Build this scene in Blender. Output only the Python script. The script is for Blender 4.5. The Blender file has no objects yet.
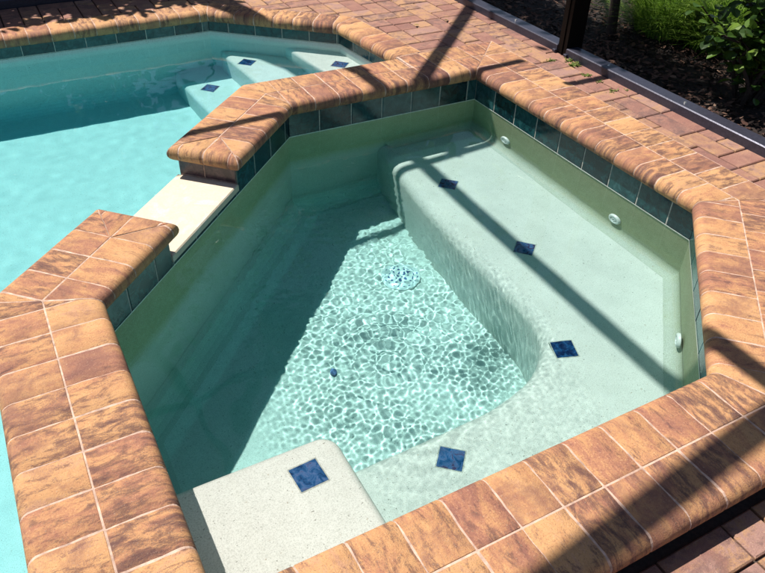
import bpy, bmesh, math, random
from mathutils import Vector, Matrix, noise
random.seed(7)
R = random.Random(11)
sc = bpy.context.scene
COL = sc.collection
SUN = Vector((.30, -.41, -1.0))            # way the sunlight travels
ZW, ZP = -.16, -.135                       # water levels of the spa and of the pool
ZB, ZS, ZF = -.47, -.21, -.85              # bench, entry step and floor of the spa
ALB = .80                                  # overall reflectance of dry and wet surfaces
T45 = math.tan(math.radians(22.5))

# ------------------------------------------------------------------ node helpers
class NT:
    def __init__(s, name):
        s.m = bpy.data.materials.new(name); s.m.use_nodes = True
        s.t = s.m.node_tree; s.b = s.t.nodes['Principled BSDF']; s.out = s.t.nodes['Material Output']
    def n(s, kind, **kw):
        nd = s.t.nodes.new(kind)
        for k, v in kw.items():
            if k.startswith('i_'):
                k = k[2:]; key = int(k) if k.isdigit() else k.replace('_', ' ')
                nd.inputs[key].default_value = v
            else: setattr(nd, k, v)
        return nd
    def l(s, a, b): s.t.links.new(a, b)
    def attr(s, name): return s.n('ShaderNodeAttribute', attribute_name=name)
    def coords(s, scale, obj=True, off=None, src=None):
        mp = s.n('ShaderNodeMapping'); mp.inputs['Scale'].default_value = scale
        if src is None:
            src = s.n('ShaderNodeTexCoord').outputs['Object' if obj else 'UV']
        s.l(src, mp.inputs['Vector']); return mp.outputs[0]
    def noise(s, vec, scale, detail=4, rough=.6, dist=0):
        nd = s.n('ShaderNodeTexNoise'); nd.inputs['Scale'].default_value = scale; nd.inputs['Detail'].default_value = detail
        nd.inputs['Roughness'].default_value = rough; nd.inputs['Distortion'].default_value = dist
        if vec is not None: s.l(vec, nd.inputs['Vector'])
        return nd.outputs[0]
    def ramp(s, fac, stops, interp='LINEAR'):
        r = s.n('ShaderNodeValToRGB'); r.color_ramp.interpolation = interp
        e = r.color_ramp.elements
        while len(e) < len(stops): e.new(.5)
        for x, (p, c) in zip(e, stops):
            x.position = p; x.color = (*c, 1) if not isinstance(c, (int, float)) else (c, c, c, 1)
        s.l(fac, r.inputs[0]); return r.outputs[0]
    def mix(s, fac, a, b, blend='MIX'):
        m = s.n('ShaderNodeMix', data_type='RGBA', blend_type=blend)
        for sock, v in ((m.inputs[0], fac), (m.inputs[6], a), (m.inputs[7], b)):
            if isinstance(v, (int, float)): sock.default_value = v
            elif isinstance(v, tuple): sock.default_value = (*v, 1)
            else: s.l(v, sock)
        return m.outputs[2]
    def math(s, op, a, b=0.0, c=None):
        m = s.n('ShaderNodeMath', operation=op)
        for i, v in enumerate((a, b) if c is None else (a, b, c)):
            if isinstance(v, (int, float)): m.inputs[i].default_value = v
            else: s.l(v, m.inputs[i])
        return m.outputs[0]
    def bump(s, h, strength, dist):
        b = s.n('ShaderNodeBump'); b.inputs['Strength'].default_value = strength; b.inputs['Distance'].default_value = dist
        s.l(h, b.inputs['Height']); s.l(b.outputs[0], s.b.inputs['Normal'])
    def base(s, c):
        if isinstance(c, tuple): s.b.inputs['Base Color'].default_value = (*[x*ALB for x in c], 1)
        else: s.l(s.mix(1., c, (ALB, ALB, ALB), 'MULTIPLY'), s.b.inputs['Base Color'])
    def rough(s, r):
        if isinstance(r, (int, float)): s.b.inputs['Roughness'].default_value = r
        else: s.l(r, s.b.inputs['Roughness'])

def plain(name, c, rough=.6, metal=0., var=.25, scale=30):
    t = NT(name); v = t.noise(t.coords((1, 1, 1)), scale)
    t.base(t.mix(t.ramp(v, [(.3, 0.), (.7, 1.)]), tuple(x*(1-var) for x in c), tuple(min(1, x*(1+var)) for x in c)))
    t.rough(rough); t.b.inputs['Metallic'].default_value = metal
    t.bump(v, .2, .002); return t.m

def stone_material(name, cols, spots, dark, streak=1., per=.4):
    """Flashed concrete paver: tan body, burnt smudges drawn out along the stone, fine grit."""
    t = NT(name); a = t.attr('stone'); sep = t.n('ShaderNodeSeparateColor'); t.l(a.outputs['Color'], sep.inputs[0])
    uv = t.n('ShaderNodeTexCoord').outputs['UV']
    c1 = t.coords((7, 7+9*streak, 1), src=uv); c2 = t.coords((11, 11+19*streak, 1), src=uv); c3 = t.coords((1, 1, 1), src=uv)
    n1 = t.noise(c1, 1.3, 6, .66, .5); n2 = t.noise(c2, 1.5, 8, .74, .4); n3 = t.noise(c3, 240, 4, .75); n4 = t.noise(c3, 800, 2, .6); n5 = t.noise(c3, 9, 7, .72, .3); n6 = t.noise(c3, 70, 4, .7)
    f = t.math('ADD', t.math('MULTIPLY', t.math('SUBTRACT', n1, .5), 1.5), t.math('MULTIPLY', sep.outputs[0], per))
    f = t.math('ADD', t.math('ADD', f, .5-per/2), t.math('ADD', t.math('MULTIPLY', t.math('SUBTRACT', n6, .5), .5), t.math('MULTIPLY', t.math('SUBTRACT', n3, .5), .45)))
    k = len(cols)-1
    col = t.ramp(f, [(.05+.9*i/k, c) for i, c in enumerate(cols)])
    d = t.math('ADD', t.math('ADD', n2, t.math('MULTIPLY', t.math('SUBTRACT', sep.outputs[1], .5), .15)), t.math('MULTIPLY', t.math('SUBTRACT', n3, .5), .5))
    col = t.mix(t.ramp(d, [(.50, 0.), (.575, .62), (.68, .96)]), col, dark)
    d2 = t.math('ADD', t.math('ADD', n5, t.math('MULTIPLY', t.math('SUBTRACT', sep.outputs[2], .5), .28)), t.math('MULTIPLY', t.math('SUBTRACT', n3, .5), .45))
    col = t.mix(t.ramp(d2, [(.54, 0.), (.70, .72)]), col, spots)
    col = t.mix(t.ramp(n3, [(.33, .8), (.44, 0.), (.575, 0.), (.69, .5)]), col, t.mix(t.ramp(n3, [(.45, 0.), (.55, 1.)]), (.15, .08, .055), (.78, .56, .36)))
    t.base(col); t.rough(.75); t.b.inputs['Specular IOR Level'].default_value = .3
    h = t.math('ADD', t.math('MULTIPLY', n3, .7), t.math('ADD', t.math('MULTIPLY', n4, .35), t.math('MULTIPLY', n6, .6)))
    t.bump(h, .9, .0032); return t.m

def plaster_material(name, c1, c2, fade=None):
    t = NT(name); o = t.coords((1, 1, 1))
    big = t.noise(o, 2.2, 4, .6); mid = t.noise(o, 24, 5, .7); gr = t.noise(o, 330, 3, .7); sp = t.noise(o, 150, 2, .5); sp2 = t.noise(o, 95, 1, .5)
    col = t.mix(t.ramp(t.math('ADD', t.math('MULTIPLY', big, .5), t.math('MULTIPLY', mid, .5)), [(.35, 0.), (.65, 1.)]), c1, c2)
    if fade:                                 # olive shade tone painted on the upper walls fades to paler plaster below the bench
        z = t.n('ShaderNodeSeparateXYZ'); t.l(o, z.inputs[0])
        zz = t.math('ADD', z.outputs[2], t.math('ADD', t.math('MULTIPLY', t.math('SUBTRACT', mid, .5), .06), t.math('MULTIPLY', t.math('SUBTRACT', big, .5), .10)))
        low = t.mix(t.ramp(big, [(.35, 0.), (.65, 1.)]), *fade)
        col = t.mix(t.ramp(t.math('MULTIPLY_ADD', zz, 1., 1.), [(.525, 1.), (.60, 0.)]), col, low)
    col = t.mix(t.ramp(gr, [(.36, .42), (.5, 0.), (.66, .35)]), col, t.mix(t.ramp(gr, [(.49, 0.), (.51, 1.)]), (.30, .29, .25), (.86, .85, .8)))
    col = t.mix(t.ramp(sp, [(.69, 0.), (.74, .75)]), col, (.16, .14, .11))
    col = t.mix(t.ramp(sp2, [(.74, 0.), (.78, .5)]), col, (.36, .25, .15))
    t.base(col); t.rough(.75); t.bump(t.math('ADD', gr, mid), .35, .0016); return t.m

def tile_material(name, cols, rough=.16, scale=26):
    t = NT(name); a = t.attr('stone'); sep = t.n('ShaderNodeSeparateColor'); t.l(a.outputs['Color'], sep.inputs[0])
    o = t.coords((1, 1, 1)); n1 = t.noise(o, scale, 5, .68, .8)
    f = t.math('ADD', n1, t.math('MULTIPLY', t.math('SUBTRACT', sep.outputs[0], .5), .3)); k = len(cols)-1
    t.base(t.ramp(f, [(.3+.4*i/k, c) for i, c in enumerate(cols)])); t.rough(rough); t.bump(t.noise(o, 60, 3), .15, .002); return t.m

def water_material(name):
    t = NT(name); t.t.nodes.remove(t.b)
    g = t.n('ShaderNodeBsdfGlass'); g.inputs['IOR'].default_value = 1.333; g.inputs['Roughness'].default_value = 0
    t.l(g.outputs[0], t.out.inputs['Surface']); return t.m
def tint_material(name, sigma):
    t = NT(name); t.t.nodes.remove(t.b)
    m = max(sigma)*1.0001; v = t.n('ShaderNodeVolumeAbsorption'); v.inputs['Density'].default_value = m
    v.inputs['Color'].default_value = (*[1-s/m for s in sigma], 1); t.l(v.outputs[0], t.out.inputs['Volume']); return t.m

M = {}
M['coping'] = stone_material('coping_stone', [(.27, .115, .085), (.40, .18, .105), (.53, .27, .125), (.585, .32, .145), (.54, .29, .165)], (.235, .105, .08), (.12, .056, .05), 1., .5)
M['paver'] = stone_material('deck_paver', [(.24, .112, .092), (.31, .15, .115), (.36, .19, .14), (.45, .25, .125), (.35, .20, .165)], (.27, .125, .10), (.15, .085, .08), .2, .85)
M['grout'] = plain('pale_grout', (.50, .34, .265), .9, var=.4, scale=45)
M['sand'] = plain('joint_sand', (.055, .036, .028), .9, var=.35, scale=120)
M['plaster'] = plaster_material('pebble_plaster', (.68, .64, .585), (.80, .755, .70))
M['wall_plaster'] = plaster_material('shade_toned_wall_plaster', (.30, .32, .155), (.42, .43, .245), fade=((.50, .50, .43), (.60, .59, .52)))  # olive look of the shaded walls is put into the base colour
M['pool_plaster'] = plaster_material('pool_plaster', (.66, .68, .64), (.76, .78, .74))
M['tile'] = tile_material('glazed_green_tile', [(.004, .016, .022), (.006, .034, .042), (.010, .062, .066), (.03, .10, .11)])
M['end_tile'] = tile_material('weathered_end_tile', [(.035, .02, .03), (.07, .04, .05), (.12, .075, .08), (.05, .06, .06)], .3, 40)
M['inlay'] = tile_material('glazed_blue_tile', [(.003, .014, .06), (.008, .045, .14), (.02, .09, .23), (.08, .14, .30), (.05, .03, .08)], .12, 45)
M['scale'] = plain('lime_line', (.74, .74, .68), .8, var=.2, scale=60)
M['slab'] = None; M['inlay_grout'] = plain('inlay_grout', (.46, .45, .40), .85, var=.3, scale=120)
M['white'] = plain('white_plastic', (.80, .80, .78), .35, var=.05)
M['dark_plastic'] = plain('dark_plastic', (.06, .10, .24), .4)
M['bronze'] = plain('bronze_aluminium', (.005, .004, .004), .45, .1, var=.15, scale=200)
M['bronze'].node_tree.nodes['Principled BSDF'].inputs['Specular IOR Level'].default_value = .12
M['rail'] = plain('weathered_bronze_rail', (.06, .06, .088), .36, .45, var=.2, scale=90)
M['steel'] = plain('screw_steel', (.55, .53, .5), .35, .9)
M['soil'] = None
M['water'] = water_material('water_surface')
M['spa_tint'] = tint_material('spa_water_tint', (.80, .045, .012))
M['pool_tint'] = tint_material('pool_water_tint', (.95, .075, .0))
t = NT('cream_stone'); o = t.coords((1, 1, 1)); n = t.noise(o, 9, 5, .65, .6)
t.base(t.mix(t.ramp(t.noise(o, 160, 4, .7), [(.4, .35), (.55, 0.)]), t.ramp(n, [(.36, (.56, .51, .44)), (.5, (.63, .53, .39)), (.66, (.68, .63, .55))]), (.46, .38, .27)))
t.rough(.7); t.bump(t.noise(o, 220, 3), .3, .0015); M['slab'] = t.m
t = NT('dark_soil'); o = t.coords((1, 1, 1))
t.base(t.ramp(t.noise(o, 22, 6, .75), [(.3, (.008, .005, .004)), (.55, (.022, .013, .011)), (.75, (.05, .03, .024))])); t.rough(.95); t.bump(t.noise(o, 60, 5, .8), .8, .02); M['soil'] = t.m
def attr_material(name, cols, rough, trans=0., var=.5, spec=.3):
    t = NT(name); a = t.attr('stone'); sep = t.n('ShaderNodeSeparateColor'); t.l(a.outputs['Color'], sep.inputs[0]); k = len(cols)-1
    c = t.ramp(sep.outputs[0], [(i/k, x) for i, x in enumerate(cols)])
    t.base(c); t.rough(rough); t.b.inputs['Specular IOR Level'].default_value = spec
    if trans:
        tr = t.n('ShaderNodeBsdfTranslucent'); t.l(c, tr.inputs[0]); mx = t.n('ShaderNodeMixShader'); mx.inputs[0].default_value = trans
        t.l(t.b.outputs[0], mx.inputs[1]); t.l(tr.outputs[0], mx.inputs[2]); t.l(mx.outputs[0], t.out.inputs[0])
    return t.m
M['chips'] = attr_material('bark_chips', [(.012, .006, .004), (.03, .014, .010), (.06, .025, .018), (.10, .05, .033), (.19, .12, .085)], .8)
M['leaf'] = attr_material('shrub_leaf', [(.02, .05, .008), (.045, .10, .015), (.09, .17, .022), (.15, .24, .035)], .4, .3)
M['grass'] = attr_material('ornamental_grass', [(.07, .15, .015), (.14, .27, .025), (.21, .36, .04), (.30, .42, .09)], .5, .35)
M['weed'] = attr_material('joint_weed', [(.08, .13, .02), (.14, .19, .03), (.22, .22, .06)], .6, .3)
M['dry'] = attr_material('dry_leaf', [(.12, .09, .02), (.22, .16, .04)], .7)
M['bark'] = plain('dark_bark', (.035, .022, .016), .9, var=.5, scale=60)

# ------------------------------------------------------------------ object helpers
class MB:
    """Collects polygons, with a material slot, a random stone colour and uv per face."""
    def __init__(s): s.v = []; s.f = []; s.mi = []; s.c = []; s.uv = []
    def face(s, idx, mi=0, c=(0, 0, 0), uv=None):
        s.f.append(idx); s.mi.append(mi); s.c.append(c); s.uv.append(uv)
    def poly(s, pts, mi=0, c=(0, 0, 0), uv=None):
        n = len(s.v); s.v += [tuple(p) for p in pts]; s.face(tuple(range(n, n+len(pts))), mi, c, uv)
    def box(s, lo, hi, mi=0, c=(0, 0, 0), mat=None, bev=0, top=True):
        (x0, y0, z0), (x1, y1, z1) = lo, hi; b = bev
        if b:
            v = [(x0, y0, z0), (x1, y0, z0), (x1, y1, z0), (x0, y1, z0), (x0, y0, z1-b), (x1, y0, z1-b), (x1, y1, z1-b), (x0, y1, z1-b),
                 (x0+b, y0+b, z1), (x1-b, y0+b, z1), (x1-b, y1-b, z1), (x0+b, y1-b, z1)]
            f = [(8, 9, 10, 11)]+[(a, (a+1) % 4, 4+(a+1) % 4, 4+a) for a in range(4)]+[(4+a, 4+(a+1) % 4, 8+(a+1) % 4, 8+a) for a in range(4)]+[(3, 2, 1, 0)]
        else:
            v = [(x0, y0, z0), (x1, y0, z0), (x1, y1, z0), (x0, y1, z0), (x0, y0, z1), (x1, y0, z1), (x1, y1, z1), (x0, y1, z1)]
            f = [(3, 2, 1, 0), (4, 5, 6, 7)]+[(a, (a+1) % 4, 4+(a+1) % 4, 4+a) for a in range(4)]
        n = len(s.v)
        s.v += [tuple(mat @ Vector(p)) if mat else p for p in v]
        ou, ov = c[0]*37, c[1]*53
        for q in f: s.face(tuple(n+i for i in q), mi, c, [(v[i][0]+ou, v[i][1]+v[i][2]+ov) for i in q])
    def tube(s, pts, r, seg=6, mi=0, c=(0, 0, 0), taper=None):
        n = len(s.v); k = len(pts); pts = [Vector(p) for p in pts]
        for i, p in enumerate(pts):
            d = (pts[min(i+1, k-1)]-pts[max(i-1, 0)]).normalized(); u = d.orthogonal().normalized(); w = d.cross(u)
            rr = r if taper is None else r+(taper-r)*i/(k-1)
            for j in range(seg):
                a = 2*math.pi*j/seg; s.v.append(tuple(p+(u*math.cos(a)+w*math.sin(a))*rr))
        for i in range(k-1):
            for j in range(seg):
                s.face((n+i*seg+j, n+i*seg+(j+1) % seg, n+(i+1)*seg+(j+1) % seg, n+(i+1)*seg+j), mi, c)
        s.face(tuple(n+j for j in reversed(range(seg))), mi, c); s.face(tuple(n+(k-1)*seg+j for j in range(seg)), mi, c)
    def build(s, name, mats, parent=None, smooth=30, clean=False, recv=False):
        me = bpy.data.meshes.new(name); me.from_pydata(s.v, [], s.f)
        for m in (mats if isinstance(mats, list) else [mats]): me.materials.append(m)
        me.polygons.foreach_set('material_index', s.mi)
        ca = me.color_attributes.new('stone', 'FLOAT_COLOR', 'CORNER'); ul = me.uv_layers.new(name='UVMap')
        cd, ud = [], []
        for f, c, u in zip(s.f, s.c, s.uv):
            for i in range(len(f)):
                cd += [*c, 1]; ud += (u[i] if u else (s.v[f[i]][0], s.v[f[i]][1]))
        ca.data.foreach_set('color', cd); ul.data.foreach_set('uv', ud)
        if clean:
            bm = bmesh.new(); bm.from_mesh(me); bmesh.ops.dissolve_degenerate(bm, dist=1e-5, edges=bm.edges); bm.to_mesh(me); bm.free()
        me.validate()
        if smooth:
            me.polygons.foreach_set('use_smooth', [True]*len(me.polygons)); me.set_sharp_from_angle(angle=math.radians(smooth))
        o = bpy.data.objects.new(name, me); COL.objects.link(o)
        if parent: o.parent = parent; o.matrix_parent_inverse = parent.matrix_world.inverted()
        o.cycles.is_caustics_receiver = recv
        return o
def tag(o, label=None, cat=None, group=None, kind=None):
    for k, v in (('label', label), ('category', cat), ('group', group), ('kind', kind)):
        if v: o[k] = v
    return o
def thing(name, label, cat, loc=(0, 0, 0), group=None):
    o = bpy.data.objects.new(name, None); COL.objects.link(o); o.location = loc; o.empty_display_size = .1
    o.matrix_world = Matrix.Translation(loc); return tag(o, label, cat, group)
def rc(): return (R.random(), R.random(), R.random())

def inside(p, poly):
    r = False; n = len(poly)
    for i in range(n):
        (x0, y0), (x1, y1) = poly[i], poly[(i+1) % n]
        if (y0 > p[1]) != (y1 > p[1]) and p[0] < (x1-x0)*(p[1]-y0)/(y1-y0)+x0: r = not r
    return r
def offset(poly, d):
    """Counter-clockwise polygon moved outward by d."""
    out = []; n = len(poly)
    for i in range(n):
        a, b, c = Vector(poly[i-1]), Vector(poly[i]), Vector(poly[(i+1) % n])
        d0, d1 = (b-a).normalized(), (c-b).normalized(); n0, n1 = Vector((d0.y, -d0.x)), Vector((d1.y, -d1.x))
        m = (n0+n1); out.append(tuple(b+m*(d/(1+n0.dot(n1)))))
    return out

# ------------------------------------------------------------------ outlines (nose line of the coping)
A, G, F, D, C, B = (.10, .13), (-.82, .13), (-1.775, -.825), (-1.775, -1.775), (-.5, -1.775), (.10, -1.175)
SPA = [A, G, F, D, C, B]
OV = .03                                    # overhang of the nose over the tiles
WALL = offset(SPA, OV)
W2 = .293                                   # width of a double row of coping
EXT = offset(SPA, W2)                       # outer nose line: A', G', F', D', C', B'
XL = -5.5; YN = -1.93
K0, K1, K2 = (-.77, 1.432), (-.22, .965), (-.165, EXT[1][1])
POOL = [(XL, 1.432), (XL, YN), (EXT[3][0], YN), EXT[2], EXT[1], K2, K1, K0]  # counter-clockwise
PWALL = offset(POOL, OV)

# ------------------------------------------------------------------ coping rows
def profile(w0, w1, nose, th=.06, r=.03, inset=0.):
    """(w, z) points over the top of a stone, from the front lower edge to the back."""
    pts = []
    if nose:
        pts.append((w0+r*1.4, -th+inset))
        for k in range(11):
            a = -math.pi/2+math.pi*k/10
            pts.append((w0+r-math.cos(a)*(r-inset), -th/2+math.sin(a)*(th/2-inset)))
        w0 = w0+r-.0035
    else:
        pts += [(w0+inset, -th), (w0+inset, -.003), (w0+.0025, -inset)]
    pts += [(w0+.0035+(w1-w0-.007)*i/7, -inset) for i in range(1, 7)]
    pts += [(w1-.0025, -inset), (w1-inset, -.003), (w1-inset, -th)]
    return pts
def row(mb, P, Q, w0, w1, nose, c0, c1, pitch=.107, phase=0., gap=.0030, t_from=None, t_to=None, nrm=None):
    """One row of stones from P to Q. nose: 'in' (towards w0), 'out' (towards w1) or None. Ends are cut on t = c0*w and t = L + c1*w."""
    P, Q = Vector(P), Vector(Q); L = (Q-P).length; d = (Q-P)/L; n = Vector(nrm) if nrm else Vector((d.y, -d.x))
    lo = (lambda w: c0*w) if t_from is None else (lambda w: t_from)
    hi = (lambda w: L+c1*w) if t_to is None else (lambda w: t_to)
    if nose == 'out': prof = lambda i: [(w0+w1-w, z) for w, z in reversed(profile(w0, w1, True, inset=i))]
    else: prof = lambda i: profile(w0, w1, nose == 'in', inset=i)
    pos = lambda t, w, z: (P.x+d.x*t+n.x*w, P.y+d.y*t+n.y*w, z)
    flip = d.x*n.y-d.y*n.x < 0              # n lies to the right of d: front-to-back profile is wound the other way
    full, ins, bed = prof(0.), prof(.0017), prof(.0010+R.uniform(0, .0005))
    ws = [w for w, z in full]; tmin = min(lo(w) for w in ws); tmax = max(hi(w) for w in ws)
    x0_, x1_ = (w0-.01 if nose in (None, 'out') else w0), (w1+.004 if nose in (None, 'in') else w1)
    bed = [(max(x0_, w-.004) if (w < w0+.004 and nose != 'in') else (min(x1_, w+.004) if (w > w1-.004 and nose != 'out') else w), z) for w, z in bed]
    b = [(pos(lo(w), w, z), pos(hi(w), w, z)) for w, z in bed]           # the mortar bed
    for i in range(len(b)-1):
        q = [b[i][0], b[i+1][0], b[i+1][1], b[i][1]]
        mb.poly(q if flip else q[::-1], 1, rc())
    for e in (0, 1):
        q = [p[e] for p in b]; mb.poly(q if (e == 0) != flip else q[::-1], 1)
    k = math.floor((tmin-phase)/pitch)
    while True:
        a, e = phase+k*pitch+gap/2, phase+(k+1)*pitch-gap/2; k += 1
        if a > tmax: break
        j = R.uniform(-.0012, .0012); col = rc(); ou, ov = R.uniform(0, 90), R.uniform(0, 90); dz = R.uniform(-.0004, .0004)
        secs = []; okw = 0; wob = [[R.uniform(-.0007, .0007)+.0006*math.sin(q_*.9+o_) for q_ in range(40)] for o_ in (R.uniform(0, 6), R.uniform(0, 6))]
        for prf, ta, side in ((ins, 0., 0), (full, .0022, 0), (full, .0022, 1), (ins, 0., 1)):
            s_ = []
            for w, z in prf:
                l_, h_ = max(a, lo(w)+gap/2)+j, min(e, hi(w)-gap/2)+j
                if h_ < l_+.004: l_ = h_ = min(max((l_+h_)/2, lo(w)), hi(w))
                else: okw = max(okw, h_-l_)
                ta_ = min(ta, (h_-l_)/2); t_ = (l_+ta_ if side == 0 else h_-ta_)+wob[side][len(s_)]*(h_ > l_+.02)
                s_.append((t_, w, z))
            secs.append(s_)
        if okw < .012: continue
        n0 = len(mb.v); m = len(full)
        for s_ in secs: mb.v += [pos(t_, w, z+dz) for t_, w, z in s_]
        fl = [x for s_ in secs for x in s_]; uv = lambda i: (fl[i][1]-fl[i][2]*.7+ou, fl[i][0]+ov)
        for s_ in range(3):
            for i in range(m-1):
                q = [s_*m+i, s_*m+i+1, (s_+1)*m+i+1, (s_+1)*m+i]
                if not flip: q = q[::-1]
                mb.face(tuple(n0+x for x in q), 0, col, [uv(x) for x in q])
        for s_ in (0, 3):
            q = [s_*m+i for i in range(m)]
            if (s_ == 0) == flip: q = q[::-1]
            mb.face(tuple(n0+x for x in q), 0, col, [uv(x) for x in q])
H = .1458
def coping(parent, rows):
    mb = MB()
    for r_ in rows: row(mb, *r_[0], **r_[1])
    return mb.build('coping', [M['coping'], M['grout']], parent, smooth=40, clean=True, recv=True)
spa = thing('spa', 'sunken six sided spa with corner step, wide bench and double brick coping', 'spa', (-.85, -.85, ZF))
pool = thing('swimming_pool', 'large turquoise swimming pool wrapping behind and left of the spa', 'swimming pool', (-3., 0, -.8))
k = lambda **kw: kw
# straight edges of the spa
coping(spa, [((B, A, 0, H, 'in', -T45, 1), k(phase=.07, pitch=.105)), ((B, A, .1473, W2, None, -T45, 1), k(phase=.02, pitch=.118))])
coping(spa, [((A, G, 0, H, 'in', -1, T45), k(phase=.03, pitch=.112)),
             ((A, G, .1473, W2, None, -1, 0), k(phase=.03, pitch=.112, t_to=.262)), ((A, G, .1473, W2, 'out', 0, T45), k(phase=.03, pitch=.112, t_from=.268))])
coping(spa, [((F, D, 0, H, 'in', -T45, 1), k(phase=.083)), ((F, D, .1473, W2, 'out', -T45, 1), k(phase=.083))])
coping(spa, [((D, C, 0, H, 'in', -1, T45), k(phase=.0415)), ((D, C, .1473, W2, 'out', -1, T45), k(phase=.0415))])
coping(spa, [((C, B, 0, H, 'in', -T45, T45), k(phase=.03, pitch=.104)), ((C, B, .1473, W2, None, -T45, T45), k(phase=.055, pitch=.11))])
# the two arms either side of the spillway
gd = (Vector(F)-Vector(G)).normalized(); gn = Vector((gd.y, -gd.x)); GL = (Vector(F)-Vector(G)).length
TU, TL = .516, .945
pt = lambda t_, w: tuple(Vector(G)+gd*t_+gn*w)
E1, E2 = pt(TU, 0), pt(TL, 0)
coping(spa, [((G, E1, 0, H, 'in', -T45, -1), k(phase=.04, pitch=.112)),
             ((pt(-T45*W2, W2), pt(TU, W2), 0, H, 'in', T45, -1), k(phase=.02, pitch=.112, nrm=tuple(-gn))),
             ((E1, pt(TU, W2), 0, H, 'in', 1, -1), k(phase=.045, pitch=.1, nrm=tuple(-gd)))])
coping(spa, [((E2, F, 0, H, 'in', 1, T45), k(phase=.035, pitch=.108)),
             ((pt(TL, W2), pt(GL+T45*W2, W2), 0, H, 'in', 1, -T45), k(phase=.035, pitch=.108, nrm=tuple(-gn))),
             ((E2, pt(TL, W2), 0, H, 'in', 1, -1), k(phase=.045, pitch=.1, nrm=tuple(gd)))])
# the pool
def turn(i):
    a, b, c = (Vector(POOL[j % 8]) for j in (i-1, i, i+1)); return math.tan(.5*(b-a).angle_signed(c-b)*-1)
coping(pool, [((K0, POOL[0], 0, .15, 'in', -turn(7), turn(0)), k(phase=.04, pitch=.108))])
coping(pool, [((K1, K0, 0, .15, 'in', -turn(6), turn(7)), k(phase=.02, pitch=.11))])
coping(pool, [((K2, K1, 0, .15, 'in', 0, turn(6)), k(phase=.0, pitch=.105))])
coping(pool, [((POOL[0], POOL[1], 0, .15, 'in', -1, 1), k())])
coping(pool, [((POOL[1], POOL[2], 0, .15, 'in', -1, 0), k())])

# ------------------------------------------------------------------ tiles at the waterline
def tile_run(mb, p, q, z0, z1, phase=0., pitch=.1535, mi=0):
    """Tiles on a wall from p to q whose outer side is to the right of p->q (the water lies to the left)."""
    p, q = Vector(p), Vector(q); L = (q-p).length; d = (q-p)/L; n = Vector((-d.y, d.x)); g = .0017
    P3 = lambda t_, w, z: (p.x+d.x*t_+n.x*w, p.y+d.y*t_+n.y*w, z)
    mb.poly([P3(0, .0015, z0-.006), P3(L, .0015, z0-.006), P3(L, .0015, z1), P3(0, .0015, z1)], 1)
    k_ = math.floor(-phase/pitch)-1
    while True:
        a, b = max(phase+k_*pitch+g, 0.), min(phase+(k_+1)*pitch-g, L); k_ += 1
        if a >= L: break
        if b-a < .004: continue
        e = .003; c = rc(); o = R.uniform(.0030, .0042)
        v = [P3(a, .001, z0), P3(b, .001, z0), P3(b, .001, z1), P3(a, .001, z1), P3(a+e, o, z0+e), P3(b-e, o, z0+e), P3(b-e, o, z1), P3(a+e, o, z1)]
        n0 = len(mb.v); mb.v += v
        for f in ((4, 5, 6, 7), (0, 1, 5, 4), (1, 2, 6, 5), (3, 0, 4, 7)): mb.face(tuple(n0+i for i in f), mi, c)
wp = lambda t_, w: tuple(Vector(G)+gd*t_+gn*w)
mb = MB(); Aw, Gw, Fw, Dw, Cw, Bw = WALL
tu, tl = TU-OV, TL+OV                         # end walls of the two arms
s1, s2 = wp(tu, OV), wp(tl, OV)
z0, z1 = ZW-.004, -.058
def lime(mb, p, q):
    p, q = Vector(p), Vector(q); d = (q-p).normalized(); n = Vector((-d.y, d.x))*.0048
    mb.poly([(p.x+n.x, p.y+n.y, ZW-.003), (q.x+n.x, q.y+n.y, ZW-.003), (q.x+n.x, q.y+n.y, ZW+.0022), (p.x+n.x, p.y+n.y, ZW+.0022)], 2)
ph = {0: .05, 1: .06, 2: 0, 3: .07, 4: .1, 5: .115}
for i in (0, 2, 3, 4, 5): tile_run(mb, WALL[i], WALL[(i+1) % 6], z0, z1, ph[i])
for i in range(6): lime(mb, WALL[i], WALL[(i+1) % 6])
tile_run(mb, Gw, s1, z0, z1, .04); tile_run(mb, s2, Fw, z0, z1, .09); tile_run(mb, s1, s2, z0, -.145, .02)
mb.build('tile_band', [M['tile'], M['inlay_grout'], M['scale']], spa, smooth=0, recv=True)
mb = MB(); e1, e2 = wp(tu, W2-OV), wp(tl, W2-OV)
tile_run(mb, s1, e1, -.118, z1, .13); mb.build('end_tiles', [M['end_tile'], M['grout']], spa, smooth=0)
mb = MB(); tile_run(mb, e2, s2, -.118, z1, .13); mb.build('end_tiles', [M['end_tile'], M['grout']], spa, smooth=0)
mb = MB(); z0 = -.112
PW = PWALL
for i in range(8):
    if i == 3:                                 # the dam: broken by the spillway
        continue
    tile_run(mb, PW[i], PW[(i+1) % 8], z0, z1, .05+.02*i)
tile_run(mb, PW[3], e2, z0, z1, .05); tile_run(mb, e1, PW[4], z0, z1, .05)
mb.build('tile_band', [M['tile'], M['inlay_grout'], M['scale']], pool, smooth=0, recv=True)

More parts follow.
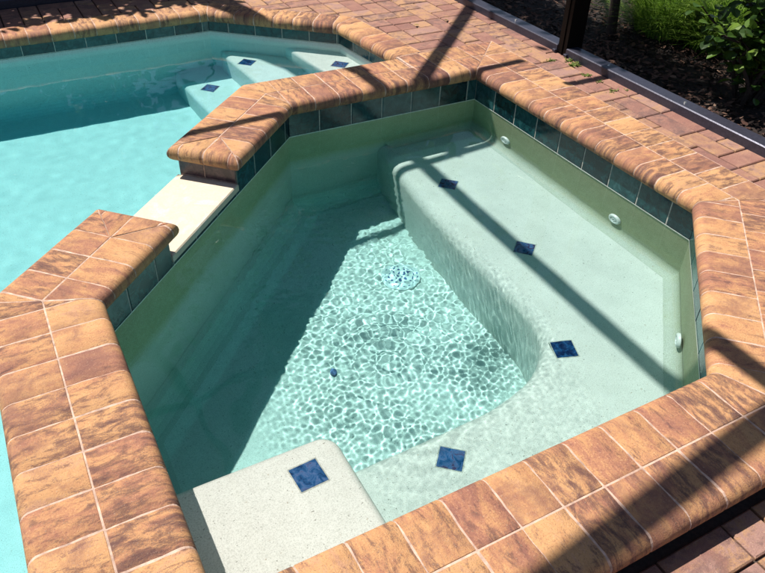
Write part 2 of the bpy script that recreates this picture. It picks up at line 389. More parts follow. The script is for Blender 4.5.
# ------------------------------------------------------------------ plaster shells
def wall_sheet(mb, p, q, z0, z1, mi=0):
    mb.poly([(*p, z0), (*q, z0), (*q, z1), (*p, z1)], mi)
def cove(mb, poly, z, r, edges=None, n=6):
    """A rounded foot between the walls and a floor at z."""
    rings = []
    for i in range(n+1):
        a = math.pi/2*i/n; rings.append((offset(poly, -r*(1-math.cos(a))-.001), z+r*(1-math.sin(a))+.0005))
    m = len(poly)
    for e in (edges if edges is not None else range(m)):
        for i in range(n):
            (a, za), (b, zb) = rings[i], rings[i+1]; j = (e+1) % m
            n0 = len(mb.v); mb.v += [(*a[e], za), (*a[j], za), (*b[j], zb), (*b[e], zb)]
            mb.face((n0+3, n0+2, n0+1, n0), 0)
mb = MB()
for i in range(6):
    wall_sheet(mb, WALL[i], WALL[(i+1) % 6], ZF-.02, -.15 if i == 1 else -.06)
wall_sheet(mb, Gw, s1, -.15, -.06); wall_sheet(mb, s2, Fw, -.15, -.06)
cove(mb, WALL, ZF, .09)
cove(mb, WALL, ZB, .05, (5, 4), 8)
cove(mb, [WALL[0], (-.36, WALL[0][1]), (-1.36, WALL[3][1]), WALL[4], WALL[5]], ZB, .045, (0, 2), 8)
mb.build('wall', M['wall_plaster'], spa, smooth=50, recv=True)
mb = MB(); mb.poly([(*p, ZF) for p in WALL])
mb.build('floor', M['plaster'], spa, smooth=50, recv=True)

def block(name, poly, z0, z1, r, round_edges, mat, parent, seg=6, corner=None):
    """A solid with a rounded top edge along the listed sides (and listed upright corners)."""
    bm = bmesh.new(); n = len(poly)
    vb = [bm.verts.new((*p, z0)) for p in poly]; vt = [bm.verts.new((*p, z1)) for p in poly]
    bm.faces.new(vt); bm.faces.new(vb[::-1])
    for i in range(n): bm.faces.new((vb[i], vb[(i+1) % n], vt[(i+1) % n], vt[i]))
    bm.edges.ensure_lookup_table()
    if corner:
        ed = [e for e in bm.edges if any({e.verts[0], e.verts[1]} == {vb[i], vt[i]} for i in corner)]
        bmesh.ops.bevel(bm, geom=ed, offset=corner[list(corner)[0]], segments=6, affect='EDGES', profile=.5)
    if round_edges:
        def on(e):
            a, b = e.verts
            if abs(a.co.z-z1) > 1e-5 or abs(b.co.z-z1) > 1e-5: return False
            mid = (a.co+b.co)/2; 
            return not any(near(mid, poly[i], poly[(i+1) % n]) for i in range(n) if i not in round_edges)
        def near(p, a, b):
            a, b, p = Vector(a), Vector(b), Vector((p.x, p.y)); u = (b-a).normalized(); return abs((p-a).cross(u)) < 1e-3 and -.01 < (p-a).dot(u) < (b-a).length+.01
        bmesh.ops.bevel(bm, geom=[e for e in bm.edges if on(e)], offset=r, segments=seg, affect='EDGES', profile=.5)
    bmesh.ops.recalc_face_normals(bm, faces=bm.faces)
    me = bpy.data.meshes.new(name); bm.to_mesh(me); bm.free(); me.materials.append(mat)
    me.polygons.foreach_set('use_smooth', [True]*len(me.polygons)); me.set_sharp_from_angle(angle=math.radians(40))
    o = bpy.data.objects.new(name, me); COL.objects.link(o); o.parent = parent; o.matrix_parent_inverse = parent.matrix_world.inverted()
    o.cycles.is_caustics_receiver = True; return o
e = .004
lip = [(-.395, WALL[0][1]+e), (-.445, -.20), (-.478, -.60), (-.482, -1.02), (-.494, -1.14), (-.527, -1.225), (-.585, -1.285), (-.67, -1.332), (-.79, -1.362), (-.95, -1.375), (-1.40, -1.378)]
def spline(pts, step=.035):
    P_ = [Vector(p) for p in pts]; out = [tuple(P_[0])]
    for i in range(len(P_)-1):
        a, b, c, d = P_[max(i-1, 0)], P_[i], P_[i+1], P_[min(i+2, len(P_)-1)]; n = max(1, round((c-b).length/step))
        for k_ in range(1, n+1):
            u_ = k_/n; out.append(tuple(.5*(2*b+(c-a)*u_+(2*a-5*b+4*c-d)*u_**2+(3*b-a-3*c+d)*u_**3)))
    return out
lip = spline(lip)
bench = lip+[(-1.40, WALL[3][1]-e), (WALL[4][0], WALL[4][1]-e), (WALL[5][0]+e, WALL[5][1]), (WALL[0][0]+e, WALL[0][1]+e)]
def lofted(name, lip, rest, z0, z1, r, mat, parent, seg=8):
    """A solid whose curved side (lip) has a round top edge; rest closes the outline behind it."""
    n = len(lip); nr = []
    for i in range(n):
        d = (Vector(lip[min(i+1, n-1)])-Vector(lip[max(i-1, 0)])).normalized(); nr.append(Vector((-d.y, d.x)))
    mb = MB(); rings = [(0., z0)]+[(r*(1-math.cos(math.pi/2*k_/seg)), z1-r+r*math.sin(math.pi/2*k_/seg)) for k_ in range(seg+1)]
    side = 1
    for d, z in rings: mb.v += [(*(Vector(p)+nr[i]*d*side), z) for i, p in enumerate(lip)]
    for k_ in range(len(rings)-1):
        for i in range(n-1):
            q = (k_*n+i, k_*n+i+1, (k_+1)*n+i+1, (k_+1)*n+i); mb.face(q if side > 0 else q[::-1])
    m0 = len(mb.v); mb.v += [(*p, z1) for p in rest]; top = [(len(rings)-1)*n+i for i in range(n)]+[m0+i for i in range(len(rest))]
    mb.face(tuple(top)); return mb.build(name, mat, parent, smooth=50, recv=True)
lofted('bench', lip, bench[len(lip):], ZF-.01, ZB, .06, M['plaster'], spa)
seat = [(WALL[3][0]-e, -1.375), (WALL[3][0]-e, WALL[3][1]-e), (-1.358, WALL[3][1]-e), (-1.358, -1.375)]
block('entry_step', seat, ZF-.012, ZS, .022, {2, 3}, M['plaster'], spa, 5, corner={3: .05})
# pool shell and stairs
mb = MB(); ZQ = -.80
for i in range(8):
    if i == 3: continue
    wall_sheet(mb, PW[i], PW[(i+1) % 8], ZQ-.02, -.06)
wall_sheet(mb, PW[3], PW[4], ZQ-.02, -.15); wall_sheet(mb, PW[3], e2, -.15, -.06); wall_sheet(mb, e1, PW[4], -.15, -.06)
mb.poly([(*p, ZQ) for p in PW]); cove(mb, PW, ZQ, .10)
mb.build('shell', M['pool_plaster'], pool, smooth=50, recv=True)
def stair(x, z):
    poly = [(x+.02, PW[0][1]+e), (x, PW[0][1]-.10), (x+.10, -.05), (.1, -.05), (.1, PW[0][1]+e)]
    # keep it inside the walls: cut by the chamfer and the dam
    poly = clip(clip(poly, Vector(PW[6]), Vector(PW[7])), Vector(PW[4]), Vector(PW[5]))
    poly = clip(poly, Vector(PW[5]), Vector(PW[6]))
    n = len(poly); edges = {i for i in range(n) if all(p[0] < x+.13 for p in (poly[i], poly[(i+1) % n])) and max(poly[i][1], poly[(i+1) % n][1]) < PW[0][1]+.02}
    block('stair', poly, ZQ-.01, z, .03, edges, M['pool_plaster'], pool, 5)
def clip(poly, a, b, over=.004):
    """Keep the side to the left of a->b."""
    d = (b-a).normalized(); n = Vector((-d.y, d.x)); out = []
    s = [(Vector(p)-a).dot(n)+over for p in poly]
    for i in range(len(poly)):
        j = (i+1) % len(poly)
        if s[i] >= 0: out.append(poly[i])
        if (s[i] >= 0) != (s[j] >= 0):
            u = s[i]/(s[i]-s[j]); out.append(tuple(Vector(poly[i])*(1-u)+Vector(poly[j])*u))
    return out
for x, z in ((-1.0, -.60), (-.73, -.36), (-.44, -.205)): stair(x, z)

# ------------------------------------------------------------------ spillway, inlays, fittings
mb = MB(); nO = W2-OV+.012
def gp(t_, w, z): p = wp(t_, w); return (p[0], p[1], z)
q = [gp(tu+.002, OV-.006, 0), gp(tl-.002, OV-.006, 0), gp(tl-.002, nO, 0), gp(tu+.002, nO, 0)]
b = .004; cx = [(p[0], p[1]) for p in q]; inn = offset(cx[::-1], -b)[::-1]
za, zb = -.119, -.121
top = [(*inn[0], za), (*inn[1], za), (*inn[2], zb), (*inn[3], zb)]; mid = [(*p, z-b) for p, z in zip(cx, (za, za, zb, zb))]; bot = [(*p, -.146) for p in cx]
n0 = len(mb.v); mb.v += top+mid+bot
up = (Vector(top[1])-Vector(top[0])).cross(Vector(top[2])-Vector(top[1])).z > 0
fs = [(0, 1, 2, 3)]+[(i, 4+i, 4+(i+1) % 4, (i+1) % 4) for i in range(4)]+[(4+i, 8+i, 8+(i+1) % 4, 4+(i+1) % 4) for i in range(4)]+[(11, 10, 9, 8)]
for f in fs: mb.face(tuple(n0+i for i in (f if up else f[::-1])), 0)
mb.build('spillway_slab', M['slab'], spa, smooth=0)
def inlay(x, y, z, ang, parent, s=.072, mat='inlay', label=None):
    mb = MB(); m = Matrix.Translation((x, y, z)) @ Matrix.Rotation(math.radians(ang), 4, 'Z'); h = s/2
    mb.box((-h, -h, -.01), (h, h, .0022), 0, rc(), m, .0014); g_ = h+.0032; mb.box((-g_, -g_, -.01), (g_, g_, .0007), 1, (0, 0, 0), m)
    o = mb.build('inlay_tile', [M[mat], M['inlay_grout']], parent, smooth=0, recv=True)
    if label: o['label'] = label
for x, y, z, a in ((-.276, -.262, ZB, 45), (-.262, -.785, ZB, 42), (-.482, -1.288, ZB, 70), (-1.044, -1.482, ZB, 48)): inlay(x, y, z, a, spa)
inlay(-1.466, -1.474, ZS, 3, spa, .073)
for x, y, z in ((-.645, 1.20, -.36), (-.87, 1.18, -.60), (-.265, .83, -.205)): inlay(x, y, z, 45, pool, .075)
def jet(pos, nrm, tilt):
    z = Vector(nrm).normalized(); up = Vector((0, 0, 1)); xx = up.cross(z).normalized(); yy = z.cross(xx)
    m = Matrix(((xx.x, yy.x, z.x, pos[0]), (xx.y, yy.y, z.y, pos[1]), (xx.z, yy.z, z.z, pos[2]), (0, 0, 0, 1)))
    def lathe(mb, prof, seg=28):
        n0 = len(mb.v)
        for r_, h in prof:
            for j in range(seg):
                a = 2*math.pi*j/seg; mb.v.append(tuple(m @ Vector((r_*math.cos(a), r_*math.sin(a), h))))
        for i in range(len(prof)-1):
            for j in range(seg): mb.face((n0+i*seg+j, n0+i*seg+(j+1) % seg, n0+(i+1)*seg+(j+1) % seg, n0+(i+1)*seg+j))
    mb = MB(); lathe(mb, [(.031, 0), (.031, .006), (.027, .011), (.019, .012), (.015, .008), (.013, -.004)])
    ring = mb.build('jet_ring', M['white'], spa, smooth=40, recv=True)
    mb = MB(); lathe(mb, [(.0135, .002), (.0125, .010), (.007, .0115), (.0055, .006), (.001, -.006)])
    mb.build('jet_nozzle', M['white'], ring, smooth=40, recv=True)
jet((WALL[0][0]-.001, -.115, -.375), (-1, 0, 0), 0); jet((WALL[0][0]-.001, -.845, -.375), (-1, 0, 0), 0)
jet((-.162+.002, -1.465-.002+.005, -.40), (-1, 1, 0), 0)
# main drain: domed grate on the floor, and a small suction plug
mb = MB(); cx_, cy_ = -.625, -.48
prof = [(.080, 0), (.080, .007), (.070, .013), (.04, .018), (.001, .0195)]
n0 = 0
for r_, h in prof:
    for j in range(32):
        a = 2*math.pi*j/32; mb.v.append((cx_+r_*math.cos(a), cy_+r_*math.sin(a), ZF+h))
for i in range(4):
    for j in range(32): mb.face((i*32+j, i*32+(j+1) % 32, (i+1)*32+(j+1) % 32, (i+1)*32+j), 0)
dr = mb.build('drain_cover', M['white'], spa, smooth=40, recv=True)
mb = MB()
for ring_, cnt in ((.062, 20), (.046, 15), (.030, 9), (.012, 4)):
    for j in range(cnt):
        a = 2*math.pi*j/cnt; x, y = cx_+ring_*math.cos(a), cy_+ring_*math.sin(a); h = ZF+.0222-.0068*(ring_/.062)**2
        mb.poly([(x+.0048*math.cos(b_*math.pi/4), y+.0048*math.sin(b_*math.pi/4), h-.0012) for b_ in range(8)])
mb.build('drain_holes', M['dark_plastic'], dr, smooth=0, recv=True)
mb = MB(); mb.tube([(-1.095, -.82, ZF), (-1.095, -.82, ZF+.010)], .015, 20); mb.build('suction_plug', M['dark_plastic'], spa, recv=True)

# ------------------------------------------------------------------ water
def water(name, poly, zw, zbot, res, hfun, tint):
    """The rippled surface, and below it (up to just above the crests) the body of tinted water."""
    xs = [p[0] for p in poly]; ys = [p[1] for p in poly]
    x0, y0 = min(xs)-.01, min(ys)-.01; nx, ny = int((max(xs)+.01-x0)/res)+1, int((max(ys)+.01-y0)/res)+1
    idx = {}; v = []; f = []
    def vid(i, j):
        if (i, j) not in idx:
            x, y = x0+i*res, y0+j*res; idx[(i, j)] = len(v); v.append((x, y, zw+hfun(x, y)))
        return idx[(i, j)]
    for i in range(nx):
        for j in range(ny):
            if inside((x0+(i+.5)*res, y0+(j+.5)*res), poly): f.append((vid(i, j), vid(i+1, j), vid(i+1, j+1), vid(i, j+1)))
    me = bpy.data.meshes.new(name); me.from_pydata(v, [], f); me.materials.append(M['water'])
    me.polygons.foreach_set('use_smooth', [True]*len(f))
    o = bpy.data.objects.new(name, me); COL.objects.link(o); o.cycles.is_caustics_caster = True; o['kind'] = 'structure'
    p = poly; n = len(p); zt = zw+.011
    me = bpy.data.meshes.new(name+'_body'); me.from_pydata([(*q, zbot) for q in p]+[(*q, zt) for q in p], [], [tuple(range(n))[::-1], tuple(range(n, 2*n))]+[(i, (i+1) % n, n+(i+1) % n, n+i) for i in range(n)])
    me.materials.append(tint); b_ = bpy.data.objects.new(name+'_body', me); COL.objects.link(b_); b_['kind'] = 'structure'; return o
wv = random.Random(5)
def waves(n, l0, l1, slope):
    out = []
    for _ in range(n):
        l = math.exp(wv.uniform(math.log(l0), math.log(l1))); k_ = 2*math.pi/l; a = wv.uniform(0, 2*math.pi)
        out.append((k_*math.cos(a), k_*math.sin(a), wv.uniform(0, 6.28), slope*math.sqrt(2/n)/k_))
    return out
CH, CALM = waves(120, .0145, .055, .019), waves(30, .12, .5, .006)
def sstep(a, b, x): x = min(1, max(0, (x-a)/(b-a))); return x*x*(3-2*x)
def spa_h(x, y):
    h = sum(a*math.sin(kx*x+ky*y+p) for kx, ky, p, a in CALM)
    m = (1-sstep(.30, .68, math.hypot((x+.95), (y+.72)*.8)))*(1-sstep(-.62, -.42, x))
    m = max(m, .5*(1-sstep(.10, .34, math.hypot(x+1.08, y+1.24))))
    if m > .002: m *= .8+.75*noise.noise(Vector((x*4.5, y*4.5, 3.)))
    m = max(m, .5*(1-sstep(-.72, -.5, x))*(1-sstep(.02, .12, y)))*sstep(-1.66, -1.4, x)
    if y < -1.2: m *= max(sstep(-1.42, -1.28, x), 0)
    m *= .4+.6*sstep(-1.42, -1.18, y)
    if m > .002:
        h += m*sum(a*math.sin(kx*x+ky*y+p) for kx, ky, p, a in CH)
        r_ = math.hypot(x+1.12, y+1.25); h += .0008*m*math.sin(2*math.pi*r_/.058)*math.exp(-r_/.16)
    return h
water('spa_water', offset(SPA, .045), ZW, ZF-.05, .0042, spa_h, M['spa_tint'])
PC = waves(70, .05, .20, .0045)
water('pool_water', offset(POOL, .05), ZP, ZQ-.05, .017, lambda x, y: sum(a*math.sin(kx*x+ky*y+p) for kx, ky, p, a in PC), M['pool_tint'])

# ------------------------------------------------------------------ paving
def paving(name, region, holes, z, seed, u=.096):
    r_ = random.Random(seed); xs = [p[0] for p in region]; ys = [p[1] for p in region]
    x0, y0 = min(xs), min(ys); nx, ny = int((max(xs)-x0)/u+.5), int((max(ys)-y0)/u+.5); free = set()
    holes_ = [offset(h, .035) for h in holes]
    mb = MB(); g = .0030; used = {}
    okc = lambda i, j: 0 <= i < nx and 0 <= j < ny and (i, j) not in used
    def clear(i, j, w, h):
        a = (x0+i*u, y0+j*u); pts = [(a[0]+w*u*s_/4, a[1]+h*u*t_/4) for s_ in range(5) for t_ in range(5)]
        return all(inside(p, region) or True for p in pts) and not any(inside(p, H_) for p in pts for H_ in holes_)
    for j in range(ny):
        for i in range(nx):
            if (i, j) in used: continue
            ch = r_.choice('hhhvvs'); w, h = (2, 1) if ch == 'h' else (1, 2) if ch == 'v' else (1, 1)
            if not okc(i+w-1, j+h-1): w, h = (1, 2) if okc(i, j+1) and ch == 'h' else (1, 1)
            for a in range(w):
                for b in range(h): used[(i+a, j+b)] = 1
            for (ii, jj, ww, hh) in ([(i, j, w, h)] if clear(i, j, w, h) else [(i+a, j+b, 1, 1) for a in range(w) for b in range(h)]):
                if not clear(ii, jj, ww, hh): continue
                if not inside((x0+(ii+ww/2)*u, y0+(jj+hh/2)*u), region): continue
                dz = r_.uniform(-.0018, .0010); m = Matrix.Translation((x0+(ii+ww/2)*u, y0+(jj+hh/2)*u, z)) @ Matrix.Rotation(r_.uniform(-.006, .006), 4, 'Z') @ Matrix.Rotation(r_.uniform(-.006, .006), 4, 'X')
                mb.box((-ww*u/2+g, -hh*u/2+g, -.045), (ww*u/2-g, hh*u/2-g, dz), 0, (r_.random(), r_.random(), r_.random()), m, .0035)
    # sand bed: cells that touch no basin
    for j in range(ny):
        for i in range(nx):
            if clear(i, j, 1, 1) and inside((x0+(i+.5)*u, y0+(j+.5)*u), region):
                a = (x0+i*u, y0+j*u); mb.poly([(a[0], a[1], z-.013), (a[0]+u, a[1], z-.013), (a[0]+u, a[1]+u, z-.013), (a[0], a[1]+u, z-.013)], 1)
    return tag(mb.build(name, [M['paver'], M['sand']], None, smooth=0), kind='structure')
XR, YF = .597, 1.90
DAM = [G, EXT[1], EXT[2], F]
paving('pavement', [(-3.2, -2.03), (XR, -2.03), (XR, YF), (-3.2, YF)], [SPA, POOL, DAM], -.003, 3)
paving('pavement', [(-2.1, -3.6), (.8, -3.6), (.8, -2.03), (-2.1, -2.03)], [], -.10, 4)
mb = MB(); yo = EXT[3][1]+OV
mb.poly([(-5.6, yo, -.2), (.6, yo, -.2), (.6, yo, -.056), (-5.6, yo, -.056)]); mb.poly([(-5.8, -4, -.112), (.7, -4, -.112), (.7, yo, -.112), (-5.8, yo, -.112)])
tag(mb.build('pavement_edge', M['sand'], None, smooth=0), kind='structure')

# ------------------------------------------------------------------ ground
mb = MB(); S = 70; zg = -.06; hx0, hx1, hy0, hy1 = -5.7, .62, -4., 1.93
for q in ([(-S, -S), (S, -S), (S, hy0), (-S, hy0)], [(-S, hy1), (S, hy1), (S, S), (-S, S)], [(-S, hy0), (hx0, hy0), (hx0, hy1), (-S, hy1)], [(hx1, hy0), (S, hy0), (S, hy1), (hx1, hy1)]):
    mb.poly([(*p, zg) for p in q])
tag(mb.build('ground', M['soil'], None, smooth=0), kind='structure')
rg = random.Random(21)
def chip(mb, x, y, z, s, tint=None):
    m = Matrix.Translation((x, y, z)) @ Matrix.Rotation(rg.uniform(0, 6.28), 4, 'Z') @ Matrix.Rotation(rg.uniform(-.5, .5), 4, 'X') @ Matrix.Rotation(rg.uniform(-.4, .4), 4, 'Y')
    l, w = s, s*rg.uniform(.25, .55); c = (rg.random()**1.7 if tint is None else tint, 0, 0); h = rg.uniform(-.25, .25)*w
    p = [(-l, -w*.4, 0), (-l*.3, -w, h), (l*.6, -w*.7, h), (l, 0, 0), (l*.4, w, h), (-l*.5, w*.8, h)]
    mb.poly([m @ Vector(q) for q in p], 0, c)
mb = MB()
for _ in range(21000):
    x = .70+2.6*rg.random()**1.5; y = rg.uniform(-1.5, 2.6)
    chip(mb, x, y, zg+rg.uniform(.003, .03), rg.uniform(.004, .024))
for _ in range(260):
    x, y = rg.gauss(.86, .10), rg.gauss(.05, .2)
    if x > .71: chip(mb, x, y, zg+.025, rg.uniform(.012, .024), rg.uniform(.55, .8))
tag(mb.build('mulch', M['chips'], None, smooth=0), kind='stuff')

# ------------------------------------------------------------------ screen enclosure: post, rails, roof bars
cage = thing('screen_enclosure', 'dark bronze metal screen enclosure post standing on the long edging rail', 'screen enclosure', (.645, .13, 0))
mb = MB(); mb.box((.602, .100, .004), (.700, .160, 2.55), 0, bev=.003); mb.box((.597, .125, .004), (.602, .139, 2.5)); post = mb.build('post', M['bronze'], cage, smooth=0)
for y in (.080, .163):
    mb = MB(); mb.box((.588, y, .0), (.70, y+.02, .012), bev=.002); mb.build('post_foot', M['rail'], post, smooth=0)
def rail(lo, hi):
    mb = MB(); mb.box(lo, hi, 0, bev=.004); return mb.build('base_rail', M['rail'], cage, smooth=0)
r1 = rail((.600, -2.6, -.055), (.672, .098, .036)); r2 = rail((.600, .165, -.055), (.672, 2.0, .036)); r3 = rail((-3.4, 1.92, -.055), (.598, 1.99, .036))
for y in (-.16, -.62, -1.08, -1.55, .55, 1.0):
    mb = MB(); mb.tube([(.636, y, .036), (.636, y, .039), (.636, y, .0405)], .0075, 10, taper=.005); mb.build('screw', M['steel'], r1 if y < 0 else r2, smooth=40)
def up(p, h): return Vector((p[0]-SUN.x*h, p[1]-SUN.y*h, h))
def bar(name, a, b, ha, hb, w=.05):
    pa, pb = up(a, ha), up(b, hb); d = (pb-pa).normalized(); s_ = d.cross(Vector((0, 0, 1))).normalized(); u_ = s_.cross(d)
    m = Matrix(((d.x, s_.x, u_.x, pa.x), (d.y, s_.y, u_.y, pa.y), (d.z, s_.z, u_.z, pa.z), (0, 0, 0, 1)))
    mb = MB(); mb.box((0, -w/2, -w*.6), ((pb-pa).length, w/2, w*.6), 0, mat=m); return mb.build(name, M['bronze'], cage, smooth=0)
bar('roof_bar', (-.40, .35), (-.405, -3.4), 2.6, 2.6, .055); bar('roof_bar', (-.85, 3.0), (-.40, .33), 2.6, 2.6, .075)
bar('roof_brace', (1.05, 1.38), (-.24, .09), 2.5, 2.5, .05)
bar('roof_bar', (-2.6, -.03), (.375, .135), 1.9, 1.9, .032)
bar('roof_bar', (.372, -.182), (1.3, -.186), 1.5, 1.5, .032)
bar('roof_bar', (-1.75, -2.10), (.9, -1.79), 3.1, 3.1, .055)
bar('roof_brace', (-.86, 1.95), (-.56, 1.17), 2.6, 2.6, .06)

# ------------------------------------------------------------------ plants
def leaf(mb, p, d, nrm, l, w, c, fold=.25, round_=True):
    d = d.normalized(); s_ = d.cross(nrm).normalized(); n_ = s_.cross(d)
    prof = ((0, .12), (.2, .72), (.5, 1.), (.8, .75), (1., .12)) if round_ else ((0, .5), (.4, 1.), (.8, .6), (1., .05))
    n0 = len(mb.v)
    for t_, ww in prof:
        q = p+d*(l*t_)-n_*(l*.22*t_*t_)
        mb.v += [tuple(q-s_*(w*ww)+n_*(w*ww*fold)), tuple(q), tuple(q+s_*(w*ww)+n_*(w*ww*fold))]
    for i in range(len(prof)-1):
        for j in (0, 1): mb.face((n0+i*3+j, n0+i*3+j+1, n0+i*3+j+4, n0+i*3+j+3), 0, c)
def rdir(zmin=-.2):
    while True:
        v = Vector((rg.uniform(-1, 1), rg.uniform(-1, 1), rg.uniform(-1, 1)))
        if .1 < v.length < 1 and v.normalized().z > zmin: return v.normalized()
def shrub(name, label, cat, base, h, spread, stems, leaves, ls, group=None, mat='leaf', lw=.6, dark=0., round_=True, low=.15):
    t_ = thing(name, label, cat, base, group); st, lf = MB(), MB(); b0 = Vector(base); tips = []
    for _ in range(stems):
        a = rg.uniform(0, 6.28); sp = spread*rg.uniform(.25, 1); top = b0+Vector((math.cos(a)*sp, math.sin(a)*sp, h*rg.uniform(.55, 1)))
        p0 = b0+Vector((rg.uniform(-.05, .05), rg.uniform(-.05, .05), -.02)); pts = []
        for i in range(7):
            u_ = i/6; pts.append(p0.lerp(top, u_)+Vector((rg.gauss(0, .02), rg.gauss(0, .02), .10*h*math.sin(u_*3.14)))*(u_ > 0))
        st.tube(pts, .007+.006*h, 5, taper=.003); tips.append(pts)
    for i in range(leaves):
        pts = tips[i % len(tips)]; u_ = low+(1-low)*rg.random()**.7; x = u_*6; k_ = min(5, int(x)); p = pts[k_].lerp(pts[k_+1], x-k_)
        d = rdir(-.3); p = p+d*rg.uniform(0, spread*.28); nr = (Vector((0, 0, 1))+rdir(-1)*.7).normalized()
        if abs(d.dot(nr)) > .95: continue
        leaf(lf, p, d, nr, ls*rg.uniform(.7, 1.25), ls*lw*.5*rg.uniform(.8, 1.2), (max(0, rg.random()-dark), 0, 0), round_=round_)
    st.build('stems', M['bark'], t_, smooth=60); lf.build('foliage', M[mat], t_, smooth=0); return t_
shrub('shrub', 'round leaved green shrub overhanging the mulch at the right edge of the photo', 'shrub', (1.08, -.60, zg), .62, .36, 22, 1250, .05, round_=True, lw=.85)
shrub('shrub', 'low dark shrub with thin stems between the ornamental grass and the round leaved shrub', 'shrub', (1.62, -.38, zg), .5, .28, 12, 420, .04, dark=.35)
def grass(base, n, h, sp, label, name='grass_clump', mat='grass'):
    mb = MB(); b0 = Vector(base)
    for _ in range(n):
        a = rg.uniform(0, 6.28); r_ = sp*.5*math.sqrt(rg.random()); p = b0+Vector((math.cos(a)*r_, math.sin(a)*r_, 0))
        a2 = a+rg.gauss(0, .6); d = Vector((math.cos(a2), math.sin(a2), 0)); hh = h*rg.uniform(.25, 1.1); lean = sp*rg.uniform(.1, 1.2); w = rg.uniform(.0014, .0030); s_ = d.cross(Vector((0, 0, 1))); c = (rg.random(), 0, 0); n0 = len(mb.v)
        for i in range(6):
            u_ = i/5; q = p+d*(lean*u_*u_)+Vector((0, 0, hh*(u_-.28*u_*u_*u_))); ww = w*(1-u_)**.6+.0003; mb.v += [tuple(q-s_*ww), tuple(q+s_*ww)]
        for i in range(5): mb.face((n0+2*i, n0+2*i+1, n0+2*i+3, n0+2*i+2), 0, c)
    return tag(mb.build(name, M[mat], None, smooth=0), label, 'ornamental grass')
grass((1.50, .28, zg), 2400, .40, .36, 'bright green sunlit grass clump, the left one of the two beside the mulch')
grass((1.58, -.02, zg), 2400, .44, .36, 'bright green grass clump nearer the round leaved shrub')
def tree(name, label, base, h, r_, cr, n, group=None, ls=.10, crown_z=.62, trunk=.05):
    t_ = thing(name, label, 'tree', base, group); b0 = Vector(base); tr, cn = MB(), MB()
    pts = [b0+Vector((rg.gauss(0, .02)*i, rg.gauss(0, .02)*i, h*.85*i/7-.05*(i == 0))) for i in range(8)]
    tr.tube(pts, trunk, 9, taper=trunk*.35)
    cl = []
    for i in range(14):
        c = b0+Vector((0, 0, h*crown_z))+Vector((rg.gauss(0, 1)*cr*.45, rg.gauss(0, 1)*cr*.45, rg.gauss(0, 1)*h*.13)); cl.append((c, cr*rg.uniform(.28, .5)))
        tr.tube([pts[rg.randint(3, 6)], (pts[5]+c)/2+Vector((0, 0, .05)), c], trunk*.35, 5, taper=.008)
    for i in range(n):
        c, rr = cl[i % 14]; p = c+rdir(-1)*rr*rg.random()**.45; d = rdir(-.6); nr = (Vector((0, 0, 1))+rdir(-1)*.8).normalized()
        if abs(d.dot(nr)) > .95: continue
        leaf(cn, p, d, nr, ls*rg.uniform(.7, 1.2), ls*.28, (rg.random(), 0, 0), round_=False)
    tr.build('trunk', M['bark'], t_, smooth=60); cn.build('crown', M['leaf'], t_, smooth=0); return t_
tree('small_tree', 'slim dark trunk rising from the mulch just right of the metal post', (1.16, .36, zg), 3.4, .05, .8, 1500, trunk=.028, crown_z=.86)

# trees and hedge outside the frame: they shade the mulch and the far pavers and stand in the reflections
def canopy(label, base, clumps, n, ls):
    t_ = thing('tree', label, 'tree', base); b0 = Vector(base); tr, cn = MB(), MB(); m_ = sum((Vector(c) for c, r_ in clumps), Vector())/len(clumps)
    fork = b0.lerp(Vector((b0.x*.6+m_.x*.4, b0.y*.6+m_.y*.4, m_.z)), .6); tr.tube([b0, b0.lerp(fork, .5)+Vector((.03, .02, 0)), fork], .07, 9, taper=.05)
    for c, r_ in clumps: tr.tube([fork, (fork+Vector(c))/2+Vector((0, 0, .12)), c], .025, 6, taper=.008)
    for i in range(n):
        c, r_ = clumps[i % len(clumps)]; p = Vector(c)+Vector((rg.gauss(0, .45)*r_, rg.gauss(0, .45)*r_, rg.gauss(0, .3)*r_)); d = rdir(-.6); nr = (Vector((0, 0, 1))+rdir(-1)*.7).normalized()
        if abs(d.dot(nr)) > .95: continue
        leaf(cn, p, d, nr, ls*rg.uniform(.7, 1.2), ls*.3, (rg.random(), 0, 0), round_=False)
    tr.build('trunk', M['bark'], t_, smooth=60); cn.build('crown', M['leaf'], t_, smooth=0)
def over(x, y, h): return tuple(Vector((x, y, zg))-SUN*h)
canopy('unseen leafy tree added with its crown placed to shade the mulch bed', (1.9, 2.6, zg), [(over(x, y, h), .27) for x, y, h in ((1.05, 1.6, 3.4), (1.06, 1.2, 3.3), (1.02, .85, 3.5), (1.0, .5, 3.3), (1.0, .15, 3.4), (.97, -.2, 3.3))], 2300, .09)  # unseen tree; leaf clumps stand up-sun so their shade lands on the mulch
canopy('tall spreading tree far behind the swimming pool', (-1.5, 6.8, zg), [((-1.5+rg.gauss(0, .9), 6.8+rg.gauss(0, .8), 3.6+rg.gauss(0, .9)), 1.3) for _ in range(12)], 3000, .22)
canopy('tall spreading tree behind the corner of the deck', (2.2, 6.2, zg), [((2.2+rg.gauss(0, .9), 6.2+rg.gauss(0, .8), 3.4+rg.gauss(0, .9)), 1.2) for _ in range(12)], 3000, .22)
hd = thing('hedge', 'unseen green hedge added behind the far rail to shade the far pavers', 'hedge', (-2.1, 2.4, zg)); st, lf = MB(), MB()  # unseen; added so that the far pavers lie in shade
for x in (-3.2, -2.8, -2.4, -2.0, -1.6, -1.25): st.tube([(x, 2.4, zg-.03), (x+.03, 2.42, .5), (x, 2.4, 1.1)], .02, 6, taper=.008)
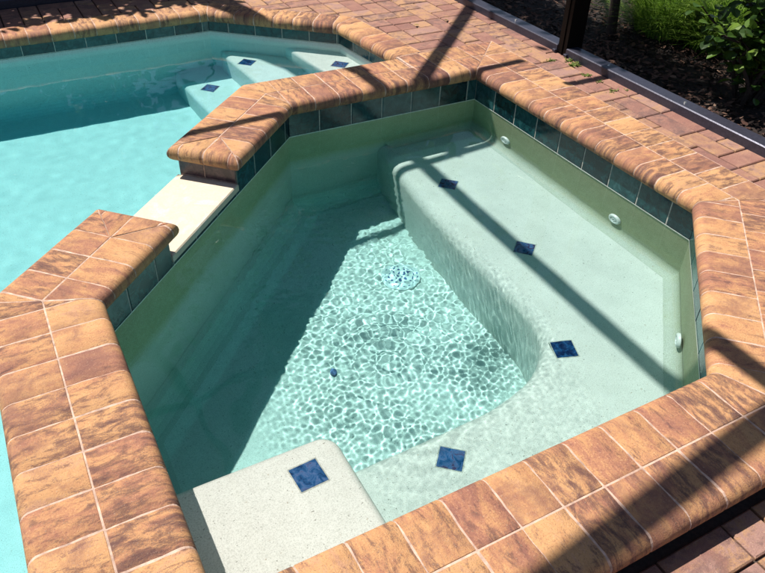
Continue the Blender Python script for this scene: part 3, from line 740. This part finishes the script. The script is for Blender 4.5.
for _ in range(7600):
    d = rdir(-.4); nr = (Vector((0, 0, 1))+rdir(-1)*.8).normalized()
    if abs(d.dot(nr)) < .95: leaf(lf, Vector((rg.uniform(-3.5, -1.05)+rg.gauss(0, .05), 2.38+rg.uniform(-.2, .25), rg.uniform(-.02, 1.62)+rg.gauss(0, .05))), d, nr, rg.uniform(.06, .10), .022, (rg.random(), 0, 0), round_=False)
st.build('stems', M['bark'], hd, smooth=60); lf.build('foliage', M['leaf'], hd, smooth=0)

# ------------------------------------------------------------------ small growth in the paving joints
def weed(x, y, s, n, label):
    mb = MB(); b0 = Vector((x, y, -.006))
    for _ in range(n):
        a = rg.uniform(0, 6.28); d = Vector((math.cos(a), math.sin(a), rg.uniform(.25, 1.1))); p = b0+Vector((rg.gauss(0, s*.5), rg.gauss(0, s*.35), 0))
        leaf(mb, p, d, Vector((0, 0, 1)), s*rg.uniform(.4, .9), s*.13, (rg.random(), 0, 0), round_=True)
    tag(mb.build('weed', M['weed'], None, smooth=0), label, 'weed', 'weeds in the paving joints')
weed(.585, .048, .026, 40, 'green weed tuft in the paving against the rail just right of the post foot')
weed(.565, -.012, .030, 60, 'largest weed tuft in the paving, below and right of the post')
weed(.50, .085, .020, 34, 'flat yellow green weed between two pavers in front of the post')
weed(.535, -.135, .022, 44, 'flat yellowish weed in a paver joint right of the narrow shadow bar')
weed(.475, .215, .015, 20, 'tiny weed in a paver joint up and left of the post foot')
weed(.535, -.215, .018, 24, 'small weed midway along the deck edge between two other weeds')
weed(.515, -.325, .022, 36, 'weed in a paver joint two tufts from the end of the row')
weed(.58, -.345, .016, 22, 'weed in a paver joint nearest the rail and farthest from the post')
def dry(x, y, a, label):
    mb = MB(); leaf(mb, Vector((x, y, .004)), Vector((math.cos(a), math.sin(a), .1)), Vector((0, 0, 1)), .03, .008, (rg.random(), 0, 0)); tag(mb.build('dry_leaf', M['dry'], None, smooth=0), label, 'leaf', 'dry leaves on the deck')
PXL = ((.17, .77, 2.2, 'small dry leaf lying on the pavers behind the pool corner, the left one'), (.34, .78, .4, 'small dry leaf lying on the pavers near the diagonal shadow'))
for q in PXL: dry(*q)

# ------------------------------------------------------------------ light, sky, camera
L = bpy.data.lights.new('sun', 'SUN'); L.energy = 5.0; L.angle = math.radians(.53); L.color = (1., .95, .87); L.cycles.is_caustics_light = True
lo = bpy.data.objects.new('sun', L); COL.objects.link(lo); lo.location = (-2, 3, 6); lo.rotation_euler = SUN.to_track_quat('-Z', 'Y').to_euler()
wd = bpy.data.worlds.new('World'); sc.world = wd; wd.use_nodes = True; wn = wd.node_tree
sk = wn.nodes.new('ShaderNodeTexSky'); sk.sky_type = 'NISHITA'; sk.sun_disc = False
sk.sun_elevation = math.atan2(1, math.hypot(SUN.x, SUN.y)); sk.sun_rotation = math.atan2(-SUN.x, -SUN.y)
wn.links.new(sk.outputs[0], wn.nodes['Background'].inputs[0]); wn.nodes['Background'].inputs[1].default_value = .05
cam = bpy.data.cameras.new('camera'); co = bpy.data.objects.new('camera', cam); COL.objects.link(co)
fwd, rt, upv = Vector((.39295, .68562, -.61279)), Vector((.87815, -.47751, .02886)), Vector((.27283, .54947, .78972))
co.matrix_world = Matrix(((rt.x, upv.x, -fwd.x, -1.86836), (rt.y, upv.y, -fwd.y, -2.50177), (rt.z, upv.z, -fwd.z, 1.23799), (0, 0, 0, 1)))
cam.sensor_width = 36; cam.lens = 36*720/765; cam.clip_start = .02; cam.clip_end = 500; sc.camera = co
vs = sc.view_settings; vs.view_transform = 'Standard'; vs.look = 'None'; vs.gamma = 1; vs.use_curve_mapping = False; vs.exposure = .82
sc.cycles.use_denoising = True; sc.cycles.max_bounces = 12; sc.cycles.transmission_bounces = 10; sc.cycles.diffuse_bounces = 5; sc.cycles.sample_clamp_indirect = 6
